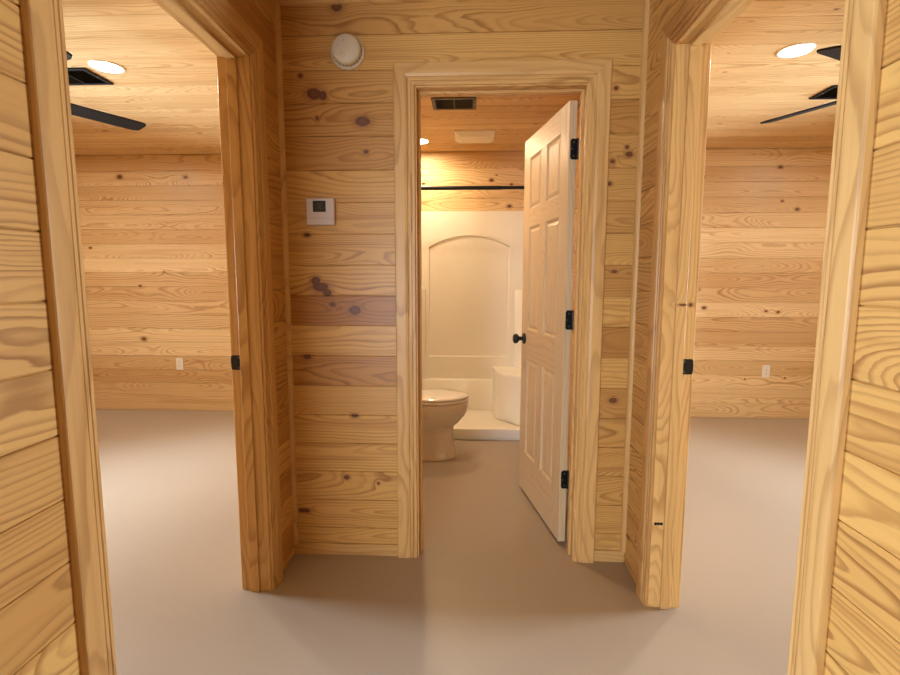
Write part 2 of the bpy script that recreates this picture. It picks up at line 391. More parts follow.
# rear outer wall: one plane behind bedroom, bathroom, bedroom
rows_rear = rows_from(0.14, 0.1345)
mb = MB(); mb.box(XLE-0.15, XRE+0.15, B+BT, B+0.16, 0, H, mi=1)
for (a, b_, lo, hi) in ((XLE, XLR, 0.0, 0.8), (XL, XR, 0.1, 0.5), (XRR, XRE, 0.0, 0.8)):
    boards(mb, (0, B, 0), X, -Y, a, b_, rows_rear, lo=lo, hi=hi)
tag(mb.build('wall_rear', [M['pine_rear'], M['core']]), 'pine board outer wall at the far side of both bedrooms', 'wall', kind='structure')
# outer side walls with a window each
wy0, wy1, wz0, wz1 = -0.15, 0.95, 0.6, 1.9
for side, xe, n_, nm in ((-1, XLE, X, 'wall_left_outer'), (1, XRE, -X, 'wall_right_outer')):
    mb = MB(); x0, x1 = (xe-0.15, xe-BT) if side < 0 else (xe+BT, xe+0.15)
    mb.box(x0, x1, YE, wy0, 0, H, mi=1); mb.box(x0, x1, wy1, B+0.16, 0, H, mi=1); mb.box(x0, x1, wy0, wy1, 0, wz0, mi=1); mb.box(x0, x1, wy0, wy1, wz1, H, mi=1)
    boards(mb, (xe, 0, 0), Y, n_, YE, B, rows_from(0.14), [(wy0, wy1, wz0, wz1)])
    tag(mb.build(nm, [M['pine_room'], M['core']]), 'pine board outer wall of the %s bedroom with a window' % ('left' if side < 0 else 'right'), 'wall', kind='structure')
# front partition between living room and bedrooms
for xa, xb, nm, sd in ((XLE, XLR, 'wall_left_front', 'left'), (XRR, XRE, 'wall_right_front', 'right')):
    mb = MB(); mb.box(xa, xb, YF+BT, YFR-BT, 0, H, mi=1)
    boards(mb, (0, YF, 0), X, -Y, xa-(TH if sd == 'right' else 0), xb+(TH if sd == 'left' else 0), rows_from(0.14)); boards(mb, (0, YFR, 0), X, Y, xa, xb, rows_from(0.14))
    tag(mb.build(nm, [M['pine_room'], M['core']]), 'pine board partition between the living room and the %s bedroom' % sd, 'wall', kind='structure')
# living room far wall with a glazed opening
gx0, gx1, gz0, gz1 = -2.6, -0.9, 0.1, 1.95
mb = MB(); mb.box(XLE, gx0, YE-0.15, YE-BT, 0, H, mi=1); mb.box(gx1, XRE, YE-0.15, YE-BT, 0, H, mi=1); mb.box(gx0, gx1, YE-0.15, YE-BT, 0, gz0, mi=1); mb.box(gx0, gx1, YE-0.15, YE-BT, gz1, H, mi=1)
boards(mb, (0, YE, 0), X, Y, XLE, XRE, rows_from(0.14), [(gx0, gx1, gz0, gz1)])
tag(mb.build('wall_front', [M['pine_room'], M['core']]), 'pine board living room wall behind the viewer with a glazed opening', 'wall', kind='structure')

# floor and ceiling
mb = MB(); mb.box(XLE-0.15, XRE+0.15, YE-0.15, B+0.16, -0.10, 0.0)
tag(mb.build('floor', M['floor']), 'smooth beige sheet floor running through hall, bedrooms and bathroom', 'floor', kind='structure')
mb = MB(); mb.box(XLE-0.15, XRE+0.15, YE-0.15, B+0.16, H+BT, H+0.12, mi=1)
def ceil_boards(xa, xb, ya, yb, off, lo=0.0, hi=0.55):
    y = ya-off
    while y < yb-0.005:
        a, c = max(y, ya), min(y+PIT, yb)
        if c-a > 0.012: mb.ext(board_prof(c-a), (xa, a, H), Y, -Z, X, xb-xa, rnd(lo=lo, hi=hi), ac=(c-a)/2)
        y += PIT
ceil_boards(XLE, XLR, YFR, B, 0.05); ceil_boards(XRR, XRE, YFR, B, 0.05); ceil_boards(XL, XR, TH, B, 0.03); ceil_boards(XL, XR, YF, 0, 0.02); ceil_boards(XLE, XRE, YE, YF, 0.0)
tag(mb.build('ceiling', [M['pine_ceiling'], M['core']]), 'pine board ceiling over hall, bedrooms and bathroom', 'ceiling', kind='structure')

# ------------------------------------------------------------------ casings, jambs, mouldings
CP = [(0, 0), (0, 0.009), (0.003, 0.011), (0.011, 0.011), (0.013, 0.008), (0.0155, 0.008), (0.0175, 0.0125), (0.026, 0.0125), (0.028, 0.010),
      (0.0305, 0.010), (0.033, 0.0155), (0.044, 0.018), (0.084, 0.018), (0.0875, 0.0165), (CW, 0.013), (CW, 0)]
def casing(parent, O, S, Nn, s0, s1, zt, tone=(None, None, None)):
    """three casing pieces round an opening: inner edges s0, s1 along S, inner head height zt"""
    O = Vector(O)
    MB().ext(CP, O+S*s0, -S, Nn, Z, zt, rnd(tone[0], .1, .35), m1=1, ac=CW/2).build('side_casing', M['pine_trim'], parent)
    MB().ext(CP, O+S*s1, S, Nn, Z, zt, rnd(tone[1], .1, .35), m1=1, ac=CW/2).build('side_casing', M['pine_trim'], parent)
    MB().ext(CP, O+S*s0+Z*zt, Z, Nn, S, s1-s0, rnd(tone[2], .1, .35), m0=-1, m1=1, ac=CW/2).build('head_casing', M['pine_trim'], parent)
def jambs(parent, O, S, T, s0, s1, zt, depth, stop0, stop1, tones=(None, None)):
    """jamb boards: clear faces at s0, s1 and zt; T is the direction through the wall, the stop lies between stop0 and stop1"""
    O = Vector(O)
    for (s, d, tn) in ((s0, -1, tones[0]), (s1, 1, tones[1])):
        MB().obox(O+S*s, T, S*d, Z, depth, JT, zt, rnd(tn, .0, .3)).build('side_jamb', M['pine_trim'], parent)
        MB().obox(O+S*s+T*stop0, T, S*-d, Z, stop1-stop0, 0.011, zt, rnd(tn, .0, .3)).build('door_stop', M['pine_trim'], parent, bevel=0.0015)
    MB().obox(O+S*(s0-JT)+Z*zt, T, Z, S, depth, JT, s1-s0+2*JT, rnd(lo=.1, hi=.3)).build('head_jamb', M['pine_trim'], parent)
    MB().obox(O+S*(s0+0.011)+T*stop0+Z*zt, T, -Z, S, stop1-stop0, 0.011, s1-s0-0.022, rnd(lo=.1, hi=.3)).build('door_stop', M['pine_trim'], parent, bevel=0.0015)
random.seed(5)
t1 = empty('trim_1', (0.14, 0, 0), 'fluted pine casing and jambs of the bathroom doorway', 'door casing', kind='structure')
casing(t1, (0, 0, 0), X, -Y, -0.2184, 0.5042, bz+RV, (0.22, 0.18, 0.28)); casing(t1, (0, TH, 0), X, Y, -0.2184, 0.5042, bz+RV)
jambs(t1, (0, 0, 0), X, Y, bx0, bx1, bz, TH, 0.045, 0.082)
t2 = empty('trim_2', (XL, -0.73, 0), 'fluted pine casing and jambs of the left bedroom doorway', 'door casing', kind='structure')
casing(t2, (XL, 0, 0), Y, X, ly0-RV, ly1+RV, sz+RV, (0.55, 0.35, 0.5)); casing(t2, (XLR, 0, 0), Y, -X, ly0-RV, ly1+RV, sz+RV)  # hall casing toned darker, the left side's shade put into the wood colour
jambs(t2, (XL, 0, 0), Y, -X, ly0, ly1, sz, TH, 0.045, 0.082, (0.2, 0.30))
t3 = empty('trim_3', (XR, -0.73, 0), 'fluted pine casing and jambs of the right bedroom doorway', 'door casing', kind='structure')
casing(t3, (XR, 0, 0), Y, -X, ry0-RV, ry1+RV, sz+RV, (0.2, 0.42, 0.75)); casing(t3, (XRR, 0, 0), Y, X, ry0-RV, ry1+RV, sz+RV)
jambs(t3, (XR, 0, 0), Y, X, ry0, ry1, sz, TH, 0.045, 0.082, (0.1, 0.0))
# black strike plates on the far jambs, screw holes in the right jamb
def strike(parent, x, y, z, sgn):
    """x: outer room edge of the jamb, face at y towards -Y; sgn +1 right doorway, -1 left doorway"""
    mb = MB(); pts = []
    for (dx, dz) in ((-0.040, -0.029), (0.002, -0.029), (0.006, -0.024), (0.0075, -0.010), (0.0075, 0.010), (0.006, 0.024), (0.002, 0.029), (-0.040, 0.029)): pts.append((dx, dz))
    o = mb.ext([(p[0]*sgn, p[1]) for p in pts], (x, y, z), X, Z, -Y, 0.0025).build('strike_plate', M['black_metal'], parent, bevel=0.0006)
    o['label'] = 'black strike plate'
    s = MB(); s.box(x-0.026*sgn-0.006, x-0.026*sgn+0.006, y-0.0031, y-0.002, z-0.012, z+0.012)
    s.build('latch_hole', M['black_void'], o)
    for dz in (-0.020, 0.020):
        MB().lathe([(0.0045, 0), (0.0045, 0.0008), (0.003, 0.0014)], (x-0.026*sgn, y-0.0025, z+dz), -Y, 12).build('screw', M['bronze_metal'], o, smooth=True)
strike(t2, XLR, ly1, 0.961, -1); strike(t3, XRR, ry1, 0.966, 1)
sp_ = MB(); sp_.ext([(0, -0.029), (0.04, -0.029), (0.04, 0.029), (0, 0.029)], (bx0, 0.083, 0.950), Y, Z, X, 0.002)
o = sp_.build('strike_plate', M['black_metal'], t1, bevel=0.0006); o['label'] = 'black strike plate'
for i in range(3):
    MB().lathe([(0.0065, 0), (0.0065, 0.0006), (0.004, 0.0008)], (0.746+i*0.011, ry1+0.0002, 0.347), -Y, 12).build('screw_hole', M['black_void'], t3)

# quarter-round mouldings
QR = [(0, 0)]+[(0.019*math.cos(a*PI/12), 0.019*math.sin(a*PI/12)) for a in range(7)]
def quarter(name, O, A, Bv, Lv, ln, label, tone=.3):
    tag(MB().ext(QR, O, A, Bv, Lv, ln, rnd(tone)).build(name, M['pine_trim'], smooth=30), label, 'moulding', kind='structure')
quarter('trim_4', (XL, 0, 0.055), X, -Y, Z, H-0.055, 'thin pine corner moulding left of the hall end wall')
quarter('trim_5', (XR, 0, 0.055), -X, -Y, Z, H-0.055, 'thin pine corner moulding right of the hall end wall')
quarter('trim_6', (XL+0.019, 0, H), -Z, -Y, X, XR-XL-0.038, 'thin pine ceiling moulding above the hall end wall')

# ------------------------------------------------------------------ windows (outside the picture, they let the daylight in)
def window(name, fixed, a0, a1, z0, z1, axis, label, inner):
    w = empty(name, (fixed, (a0+a1)/2, z0) if axis == 'y' else ((a0+a1)/2, fixed, z0), label, 'window', kind='structure')
    A = Y if axis == 'y' else X; Nn = X if axis == 'y' else Y
    P0 = Nn*fixed
    mb = MB()
    for (p, q, r, s_) in ((a0, a0+0.05, z0, z1), (a1-0.05, a1, z0, z1), (a0+0.05, a1-0.05, z0, z0+0.05), (a0+0.05, a1-0.05, z1-0.05, z1), (a0+0.05, a1-0.05, (z0+z1)/2-0.02, (z0+z1)/2+0.02)):
        mb.obox(P0+A*p+Z*r-Nn*0.03, Nn, Z, A, 0.06, s_-r, q-p)
    mb.build('window_frame', M['frame_white'], w)
    MB().obox(P0+A*(a0+0.04)+Z*(z0+0.04)-Nn*0.003, Nn, Z, A, 0.006, z1-z0-0.08, a1-a0-0.08).build('window_pane', M['glass'], w)
window('window_1', XLE-0.05, wy0, wy1, wz0, wz1, 'y', 'white framed window of the left bedroom', 1)
window('window_2', XRE+0.05, wy0, wy1, wz0, wz1, 'y', 'white framed window of the right bedroom', -1)
window('window_3', YE-0.05, gx0, gx1, gz0, gz1, 'x', 'tall white framed living room window behind the viewer', 1)

# ------------------------------------------------------------------ bathroom door
DT, DW, DH = 0.035, 0.700, 2.058
th = math.radians(10.5)
dd = V(-math.sin(th), math.cos(th), 0); dn = V(math.cos(th), math.sin(th), 0)      # along the door, through it (away from the hall side face)
DO = V(0.455, 0.135, 0.017)
door = empty('door_1', (0.497, 0.17, 0), 'pale unfinished six panel pine door standing open into the bathroom', 'door', kind='structure')
def dbox(name, a0, a1, z0, z1, n0, n1, vert, tone, bev=0.0012, parent=None):
    L_, A_ = (Z, dd) if vert else (dd, Z)
    mb = MB(); O = DO+dd*a0+Z*z0+dn*n0
    mb.ext([(0, 0), ((a1-a0) if vert else (z1-z0), 0), ((a1-a0) if vert else (z1-z0), n1-n0), (0, n1-n0)], O, A_, dn, L_, (z1-z0) if vert else (a1-a0), rnd(tone), ac=((a1-a0) if vert else (z1-z0))/2)
    return mb.build(name, M['pine_door'], parent or door, bevel=bev)
SW, MW = 0.112, 0.095
c0, c1 = DW/2-MW/2, DW/2+MW/2
zr = [(0.0, 0.245), (0.815, 0.985), (1.565, 1.665), (1.945, DH)]
dbox('stile', 0, SW, 0, DH, 0, DT, True, 0.08); dbox('stile', DW-SW, DW, 0, DH, 0, DT, True, 0.12)
for i, (za, zb) in enumerate(zr): dbox('rail', SW, DW-SW, za, zb, 0, DT, False, (0.1, 0.25, 0.1, 0.1)[i])
for i in range(3):
    za, zb = zr[i][1], zr[i+1][0]
    dbox('mullion', c0, c1, za, zb, 0, DT, True, 0.1)
    for (pa, pb) in ((SW, c0), (c1, DW-SW)):
        # raised panel: recessed field with a bevelled rise, on both faces
        def ring(q, dpt): return [DO+dd*(pa+q)+Z*(za+q)+dn*dpt, DO+dd*(pb-q)+Z*(za+q)+dn*dpt, DO+dd*(pb-q)+Z*(zb-q)+dn*dpt, DO+dd*(pa+q)+Z*(zb-q)+dn*dpt]
        mb = MB(); rs = [ring(0.030, 0.003), ring(0.012, 0.011), ring(0.010, 0.011), ring(0.0, 0.003), ring(0.0, DT-0.003), ring(0.010, DT-0.011), ring(0.012, DT-0.011), ring(0.030, DT-0.003)]
        n0 = len(mb.v); mb.loft(rs)
        tn = rnd(lo=.02, hi=.2)
        mb.gc = [((Vector(p)-DO).dot(Z), (Vector(p)-DO).dot(dd)-(pa+pb)/2, (Vector(p)-DO).dot(dn)) for p in mb.v]; mb.rn = [tn]*len(mb.v)
        mb.build('panel', M['pine_door'], door)
# knobs
for s in (-1, 1):
    O = DO+dd*(DW-0.062)+Z*0.925+dn*(0 if s < 0 else DT)
    k = MB().lathe([(0.032, 0), (0.033, 0.003), (0.031, 0.008), (0.014, 0.011), (0.0115, 0.016), (0.0115, 0.030), (0.016, 0.036), (0.026, 0.043), (0.029, 0.052), (0.0285, 0.060), (0.024, 0.066), (0.010, 0.068), (0.0, 0.068)], O, dn*s, 28)
    o = k.build('door_knob', M['black_metal'], door, smooth=50); o['label'] = 'round black knob'
# hinges: leaf on the door edge, leaf on the jamb, barrel between
for z in (0.315, 1.085, 1.850):
    hb = MB().tube([DO+dn*(DT+0.004)-dd*0.006+Z*(z-0.045), DO+dn*(DT+0.004)-dd*0.006+Z*(z+0.045)], 0.0065, 12)
    o = hb.build('hinge', M['black_metal'], door, smooth=40); o['label'] = 'black butt hinge'
    lf = MB().ext([(0.006, -0.036), (0.012, -0.045), (DT+0.002, -0.045), (DT+0.002, 0.045), (0.012, 0.045), (0.006, 0.036)], DO+Z*z, dn, Z, -dd, 0.0025)
    lf.build('hinge_leaf', M['black_metal'], o, bevel=0.0005)
    jl = MB().box(bx1-0.0025, bx1, 0.082, TH+0.018, z-0.045, z+0.045); jl.build('hinge_leaf', M['black_metal'], o)
    for dz in (-0.03, 0.0, 0.03):
        MB().lathe([(0.0045, 0), (0.0045, 0.0008), (0.002, 0.0012)], DO+dn*(0.018+0.004*(1 if dz else -1))+Z*(z+dz)-dd*0.0025, -dd, 10).build('screw', M['bronze_metal'], o)

# ------------------------------------------------------------------ hall wall fittings
sd = empty('smoke_detector', (-0.499, 0, 2.232), 'round cream smoke detector on the hall end wall above the thermostat', 'smoke detector')
MB().lathe([(0.0715, 0), (0.0715, 0.006), (0.069, 0.010), (0.0, 0.010)], (-0.499, 0, 2.232), -Y, 48).build('mounting_plate', M['cream_plastic'], sd, smooth=40)
MB().lathe([(0.0585, 0.010), (0.0585, 0.016), (0.060, 0.018), (0.0605, 0.034), (0.057, 0.041), (0.050, 0.0445), (0.0, 0.046)], (-0.499, 0, 2.232), -Y, 48).build('detector_body', M['cream_plastic'], sd, smooth=40)
mb = MB()
for k in range(24):
    a = 2*PI*k/24; c = V(-0.499+0.0605*math.cos(a), -0.027, 2.232+0.0605*math.sin(a))
    mb.box(c.x-0.0025, c.x+0.0025, -0.031, -0.020, c.z-0.0025, c.z+0.0025)
mb.build('vent_slot', M['slot_plastic'], sd)['kind'] = 'stuff'
MB().lathe([(0.011, 0), (0.011, 0.0015), (0.009, 0.0025), (0, 0.0025)], (-0.512, -0.0455, 2.206), -Y, 24).build('test_button', M['cream_plastic'], sd, smooth=40)
MB().lathe([(0.0022, 0), (0.0022, 0.0012), (0, 0.0015)], (-0.505, -0.0452, 2.262), -Y, 10).build('indicator_light', M['grey_plastic'], sd)

tc = V(-0.628, 0, 1.578)
th_ = empty('thermostat', tc, 'pale square digital thermostat with a dark screen on the hall end wall', 'thermostat')
mb = MB(); mb.box(tc.x-0.056, tc.x+0.056, -0.006, 0, tc.z-0.052, tc.z+0.052); mb.build('back_plate', M['lilac_plastic'], th_)
mb = MB(); mb.box(tc.x-0.061, tc.x+0.061, -0.026, -0.006, tc.z-0.057, tc.z+0.057); mb.build('thermostat_body', M['lilac_plastic'], th_, bevel=0.004)
mb = MB(); mb.box(tc.x-0.031, tc.x+0.025, -0.0275, -0.026, tc.z-0.002, tc.z+0.045); scr = mb.build('screen', M['lcd'], th_, bevel=0.0008)
# seven segment reading on the dim screen
SEG = {'7': 'abc', '2': 'abged', '0': 'abcdef'}
def digit(mb, ch, x, z, w, h):
    t = 0.0016
    R = {'a': (x, x+w, z+h-t, z+h), 'g': (x, x+w, z+h/2-t/2, z+h/2+t/2), 'd': (x, x+w, z, z+t), 'b': (x+w-t, x+w, z+h/2, z+h), 'c': (x+w-t, x+w, z, z+h/2), 'f': (x, x+t, z+h/2, z+h), 'e': (x, x+t, z, z+h/2)}
    for s in SEG[ch]:
        a, b_, c, d = R[s]; mb.box(a, b_, -0.0279, -0.0274, c, d)
mb = MB(); digit(mb, '7', tc.x-0.016, tc.z+0.012, 0.010, 0.021); digit(mb, '2', tc.x-0.002, tc.z+0.012, 0.010, 0.021)
mb.build('digit_segments', M['digit'], scr)
for dx in (-0.026, 0.010):
    mb = MB(); mb.box(tc.x+dx, tc.x+dx+0.016, -0.0275, -0.026, tc.z-0.020, tc.z-0.011); mb.build('button', M['lilac_plastic'], th_, bevel=0.001)
mb = MB(); mb.box(tc.x-0.061, tc.x+0.061, -0.0264, -0.0255, tc.z-0.0285, tc.z-0.0275); mb.build('cover_seam', M['grey_plastic'], th_)

# ------------------------------------------------------------------ outlets
def outlet(x, z, label):
    r = empty('wall_outlet', (x, B, z), label, 'outlet')
    mb = MB(); mb.box(x-0.036, x+0.036, B-0.006, B, z-0.059, z+0.059); mb.build('wall_plate', M['white_plastic'], r, bevel=0.003)
    mb = MB(); mb.box(x-0.017, x+0.017, B-0.008, B-0.006, z-0.034, z+0.034); f = mb.build('receptacle', M['white_plastic'], r, bevel=0.001)
    mb = MB()
    for dz in (-0.018, 0.018):
        for dx, hh in ((-0.006, 0.0045), (0.006, 0.0035)): mb.box(x+dx-0.001, x+dx+0.001, B-0.0083, B-0.0078, z+dz-hh, z+dz+hh)
        mb.lathe([(0.0024, 0), (0.0024, 0.0004)], (x, B-0.0079, z+dz-0.010), -Y, 10)
    mb.build('slot', M['black_void'], f)
outlet(-2.822, 0.466, 'white outlet low on the far wall of the left bedroom')
outlet(2.753, 0.446, 'white outlet low on the far wall of the right bedroom')

# ------------------------------------------------------------------ ceiling registers and exhaust fan
def register(x0, x1, y0, y1, label, frame_mat):
    r = empty('ceiling_register', ((x0+x1)/2, (y0+y1)/2, H), label, 'vent', 'black ceiling air registers')
    f = 0.024; mb = MB()
    for (a, b_, c, d) in ((x0, x1, y0, y0+f), (x0, x1, y1-f, y1), (x0, x0+f, y0+f, y1-f), (x1-f, x1, y0+f, y1-f)): mb.box(a, b_, c, d, H-0.009, H)
    mb.build('register_frame', frame_mat, r, bevel=0.002)
    mb = MB(); mb.box(x0+f, x1-f, y0+f, y1-f, H-0.0015, H-0.0005); mb.build('duct_opening', M['black_void'], r)
    n = 18
    for k in range(n):
        x = x0+f+(x1-x0-2*f)*(k+0.5)/n
        s_ = 1 if k < n/2 else -1
        MB().obox((x-0.003*s_, y0+f, H-0.008), (X*0.7*s_+Z*0.7).normalized(), (Z*0.7-X*0.7*s_).normalized(), Y, 0.009, 0.0012, y1-y0-2*f).build('louvre', M['black_matte'], r)
    MB().box((x0+x1)/2-0.004, (x0+x1)/2+0.004, y0+f, y1-f, H-0.009, H-0.002).build('divider', frame_mat, r)
    for x in (x0+f/2, x1-f/2):
        MB().lathe([(0.004, 0), (0.004, 0.001), (0.002, 0.0018)], (x, (y0+y1)/2, H-0.009), -Z, 12).build('screw', M['chrome'], r)
register(-0.245, 0.046, 1.138, 1.358, 'dark bronze air register in the bathroom ceiling', M['bronze_metal'])
register(-2.415, -2.105, 0.603, 0.833, 'black air register in the left bedroom ceiling', M['black_matte'])
register(2.165, 2.475, 1.030, 1.252, 'black air register in the right bedroom ceiling', M['black_matte'])

ef = empty('exhaust_fan_cover', (0.038, 2.0, H), 'square cream exhaust fan cover on the bathroom ceiling', 'exhaust fan')
def rect(x0, x1, y0, y1, z): return [V(x0, y0, z), V(x1, y0, z), V(x1, y1, z), V(x0, y1, z)]
MB().loft([rect(-0.122, 0.198, 1.85, 2.155, H), rect(-0.122, 0.198, 1.85, 2.155, H-0.006), rect(-0.085, 0.161, 1.885, 2.12, H-0.030)]).build('cover_shell', M['fan_cover'], ef, bevel=0.004)
MB().box(-0.070, 0.146, 1.90, 2.105, H-0.034, H-0.029).build('centre_grille', M['fan_cover'], ef, bevel=0.002)

# ------------------------------------------------------------------ recessed lights
def downlight(x, y, r, lens, label, group=None):
    o = empty('recessed_light', (x, y, H), label, 'ceiling light', group)
    MB().lathe([(r*0.72, 0), (r*1.0, 0), (r*1.0, 0.003), (r*0.96, 0.006), (r*0.86, 0.006), (r*0.80, 0.003), (r*0.72, 0.002)], (x, y, H), -Z, 40).build('trim_ring', M['white_plastic'], o, smooth=40)
    MB().lathe([(r*0.86, 0), (r*0.86, 0.004), (0, 0.0045)], (x, y, H-0.0005), -Z, 40).build('lens', M[lens], o)
downlight(-1.973, 0.600, 0.085, 'lens_bedroom', 'round lit recessed light in the left bedroom ceiling')
downlight(1.650, 0.551, 0.083, 'lens_bedroom', 'round lit recessed light in the right bedroom ceiling')
downlight(-0.425, 2.146, 0.085, 'lens_bath', 'round lit recessed light in the bathroom ceiling above the shower')
for x, y, w_ in ((-3.3, 1.25, 'left bedroom ceiling towards its far outer corner'), (3.25, 1.25, 'right bedroom ceiling towards its far outer corner')):
    downlight(x, y, 0.085, 'lens_bedroom', 'round unseen recessed light added in the '+w_)  # unseen lamps, added to brighten the bedroom back walls
downlight(-0.15, -3.3, 0.085, 'lens_living', 'round unseen recessed light added in the living room ceiling')  # unseen lamp, added to light the hall from behind the camera
downlight(-0.36, 0.95, 0.085, 'lens_bath', 'round unseen recessed light added in the bathroom ceiling above the toilet side')  # unseen lamp, added to brighten the toilet and bathroom floor

# ------------------------------------------------------------------ ceiling fans
def fan(cx, cy_, zb, ang, R, label):
    o = empty('ceiling_fan', (cx, cy_, H), label, 'ceiling fan', 'black ceiling fans')
    MB().lathe([(0.075, 0), (0.075, 0.02), (0.06, 0.05), (0.02, 0.06), (0.014, 0.062), (0.014, H-zb-0.075), (0.014, H-zb-0.075)], (cx, cy_, H), -Z, 32).build('canopy', M['black_metal'], o, smooth=40)
    MB().lathe([(0.02, 0.075), (0.09, 0.065), (0.10, 0.05), (0.10, -0.03), (0.085, -0.055), (0.0, -0.06)], (cx, cy_, zb), Z, 36).build('motor_housing', M['black_metal'], o, smooth=40)
    for k in range(4):
        a = ang+k*PI/2; d = V(math.cos(a), math.sin(a), 0); w = V(-math.sin(a), math.cos(a), 0)
        w2 = (w*math.cos(0.2)-Z*math.sin(0.2)); nn = d.cross(w2)
        C0 = V(cx, cy_, zb)
        out = [(0.17, -0.045), (0.20, -0.052), (R-0.032, -0.053), (R-0.007, -0.045), (R, -0.028), (R, 0.028), (R-0.007, 0.045), (R-0.032, 0.053), (0.20, 0.052), (0.17, 0.045)]
        b_ = MB(); b_.loft([[C0+d*p+w2*q-nn*0.004 for p, q in out], [C0+d*p+w2*q+nn*0.004 for p, q in out]])
        bl = b_.build('blade', M['black_blade'], o, bevel=0.0015)
        arm = MB(); arm.obox(C0+d*0.08-w2*0.018-nn*0.008, w2, nn, d, 0.036, 0.004, 0.15); arm.build('blade_arm', M['black_metal'], bl, bevel=0.001)
fan(-2.138, -0.005, 2.13, math.radians(64.0), 0.72, 'black four blade ceiling fan in the left bedroom')
fan(1.905, 0.107, 2.13, math.radians(118.0), 0.66, 'black four blade ceiling fan in the right bedroom')

# ------------------------------------------------------------------ toilet (faces right, tank on the left bathroom wall)
ty = 1.36
tz = empty('toilet', (-0.40, ty, 0), 'white toilet with closed lid on the bathroom floor beside the shower', 'toilet')
def egg(xc, hl_back, hl_front, hw, z, n=40, sq=2.0):
    pts = []
    for i in range(n):
        a = 2*PI*i/n; c, s = math.cos(a), math.sin(a)
        e = 2.0/sq
        ex = math.copysign(abs(c)**e, c); ey = math.copysign(abs(s)**e, s)
        pts.append(V(xc+(hl_front if c > 0 else hl_back)*ex, ty+hw*ey, z))
    return pts
bw = MB().loft([egg(-0.30, 0.28, 0.212, 0.122, 0.0, sq=2.6), egg(-0.30, 0.28, 0.213, 0.123, 0.012, sq=2.6), egg(-0.30, 0.27, 0.207, 0.117, 0.03, sq=2.5), egg(-0.30, 0.26, 0.200, 0.108, 0.10, sq=2.4),
                egg(-0.30, 0.25, 0.195, 0.106, 0.18, sq=2.3), egg(-0.29, 0.25, 0.190, 0.112, 0.228), egg(-0.275, 0.25, 0.212, 0.140, 0.262), egg(-0.265, 0.25, 0.240, 0.168, 0.305), egg(-0.26, 0.25, 0.260, 0.182, 0.350), egg(-0.26, 0.25, 0.267, 0.187, 0.390), egg(-0.26, 0.25, 0.264, 0.185, 0.414), egg(-0.26, 0.24, 0.250, 0.174, 0.420)])
bw.build('bowl', M['porcelain'], tz, smooth=60)
MB().loft([egg(-0.26, 0.20, 0.262, 0.185, 0.422), egg(-0.26, 0.205, 0.268, 0.190, 0.426), egg(-0.26, 0.205, 0.268, 0.190, 0.436), egg(-0.26, 0.20, 0.262, 0.184, 0.441)]).build('seat', M['porcelain'], tz, smooth=50)
MB().loft([egg(-0.26, 0.20, 0.262, 0.184, 0.443), egg(-0.26, 0.205, 0.267, 0.189, 0.448), egg(-0.26, 0.205, 0.266, 0.188, 0.458), egg(-0.26, 0.19, 0.248, 0.172, 0.467), egg(-0.26, 0.10, 0.13, 0.09, 0.471)]).build('lid', M['porcelain'], tz, smooth=50)
mb = MB(); mb.box(-0.500, -0.455, ty-0.20, ty+0.20, 0.421, 0.457); mb.v = [(x, ty+(y-ty)*0.5, z) for x, y, z in mb.v]; mb.build('seat_hinge', M['porcelain'], tz, bevel=0.008)
mb = MB(); mb.loft([rect(XL+0.015, -0.52, ty-0.19, ty+0.19, 0.412), rect(XL+0.012, -0.505, ty-0.215, ty+0.215, 0.52), rect(XL+0.012, -0.50, ty-0.22, ty+0.22, 0.73)])
tk = mb.build('tank', M['porcelain'], tz, bevel=0.018, seg=3)
mb = MB(); mb.box(XL+0.008, -0.492, ty-0.228, ty+0.228, 0.73, 0.765); mb.build('tank_lid', M['porcelain'], tz, bevel=0.010, seg=3)
lv = MB().lathe([(0.014, 0), (0.014, 0.008), (0.008, 0.016), (0.008, 0.022)], (-0.50, ty-0.15, 0.68), X, 16); lv.tube([(-0.482, ty-0.15, 0.68), (-0.475, ty-0.12, 0.676), (-0.472, ty-0.07, 0.668)], 0.006)
lv.build('flush_lever', M['chrome'], tz, smooth=50)['label'] = 'chrome flush lever'
mb = MB(); mb.box(-0.62, -0.42, ty-0.10, ty+0.10, 0.30, 0.417); mb.build('tank_shelf', M['porcelain'], tz, bevel=0.03, seg=3)
for s in (-1, 1):
    MB().lathe([(0.014, 0), (0.014, 0.006), (0.010, 0.016), (0, 0.019)], (-0.36, ty+s*0.118, 0.012), Z, 16).build('bolt_cap', M['porcelain'], tz, smooth=50)

# ------------------------------------------------------------------ shower stall
sh = empty('shower_stall', (-0.03, 2.1, 0), 'cream one piece shower stall with arched back panel and corner seat', 'shower')
PY, PB = 1.722, B-0.002          # front lip, back
xa, xb = XL+0.002, XR-0.002
pan = MB()
# pan as a stepped basin: outer skirt, rim and sunk floor
R0 = lambda ix, iyf, iyb, z: [V(xa+ix, PY+iyf, z), V(xb-ix, PY+iyf, z), V(xb-ix, PB-iyb, z), V(xa+ix, PB-iyb, z)]
pan.loft([R0(0, 0.004, 0, 0), R0(0, 0, 0, 0.006), R0(0, 0, 0, 0.094), R0(0.035, 0.060, 0.03, 0.096), R0(0.06, 0.085, 0.055, 0.062), R0(0.30, 0.30, 0.25, 0.050)])
pan.build('shower_pan', M['acrylic'], sh, bevel=0.012, seg=3)
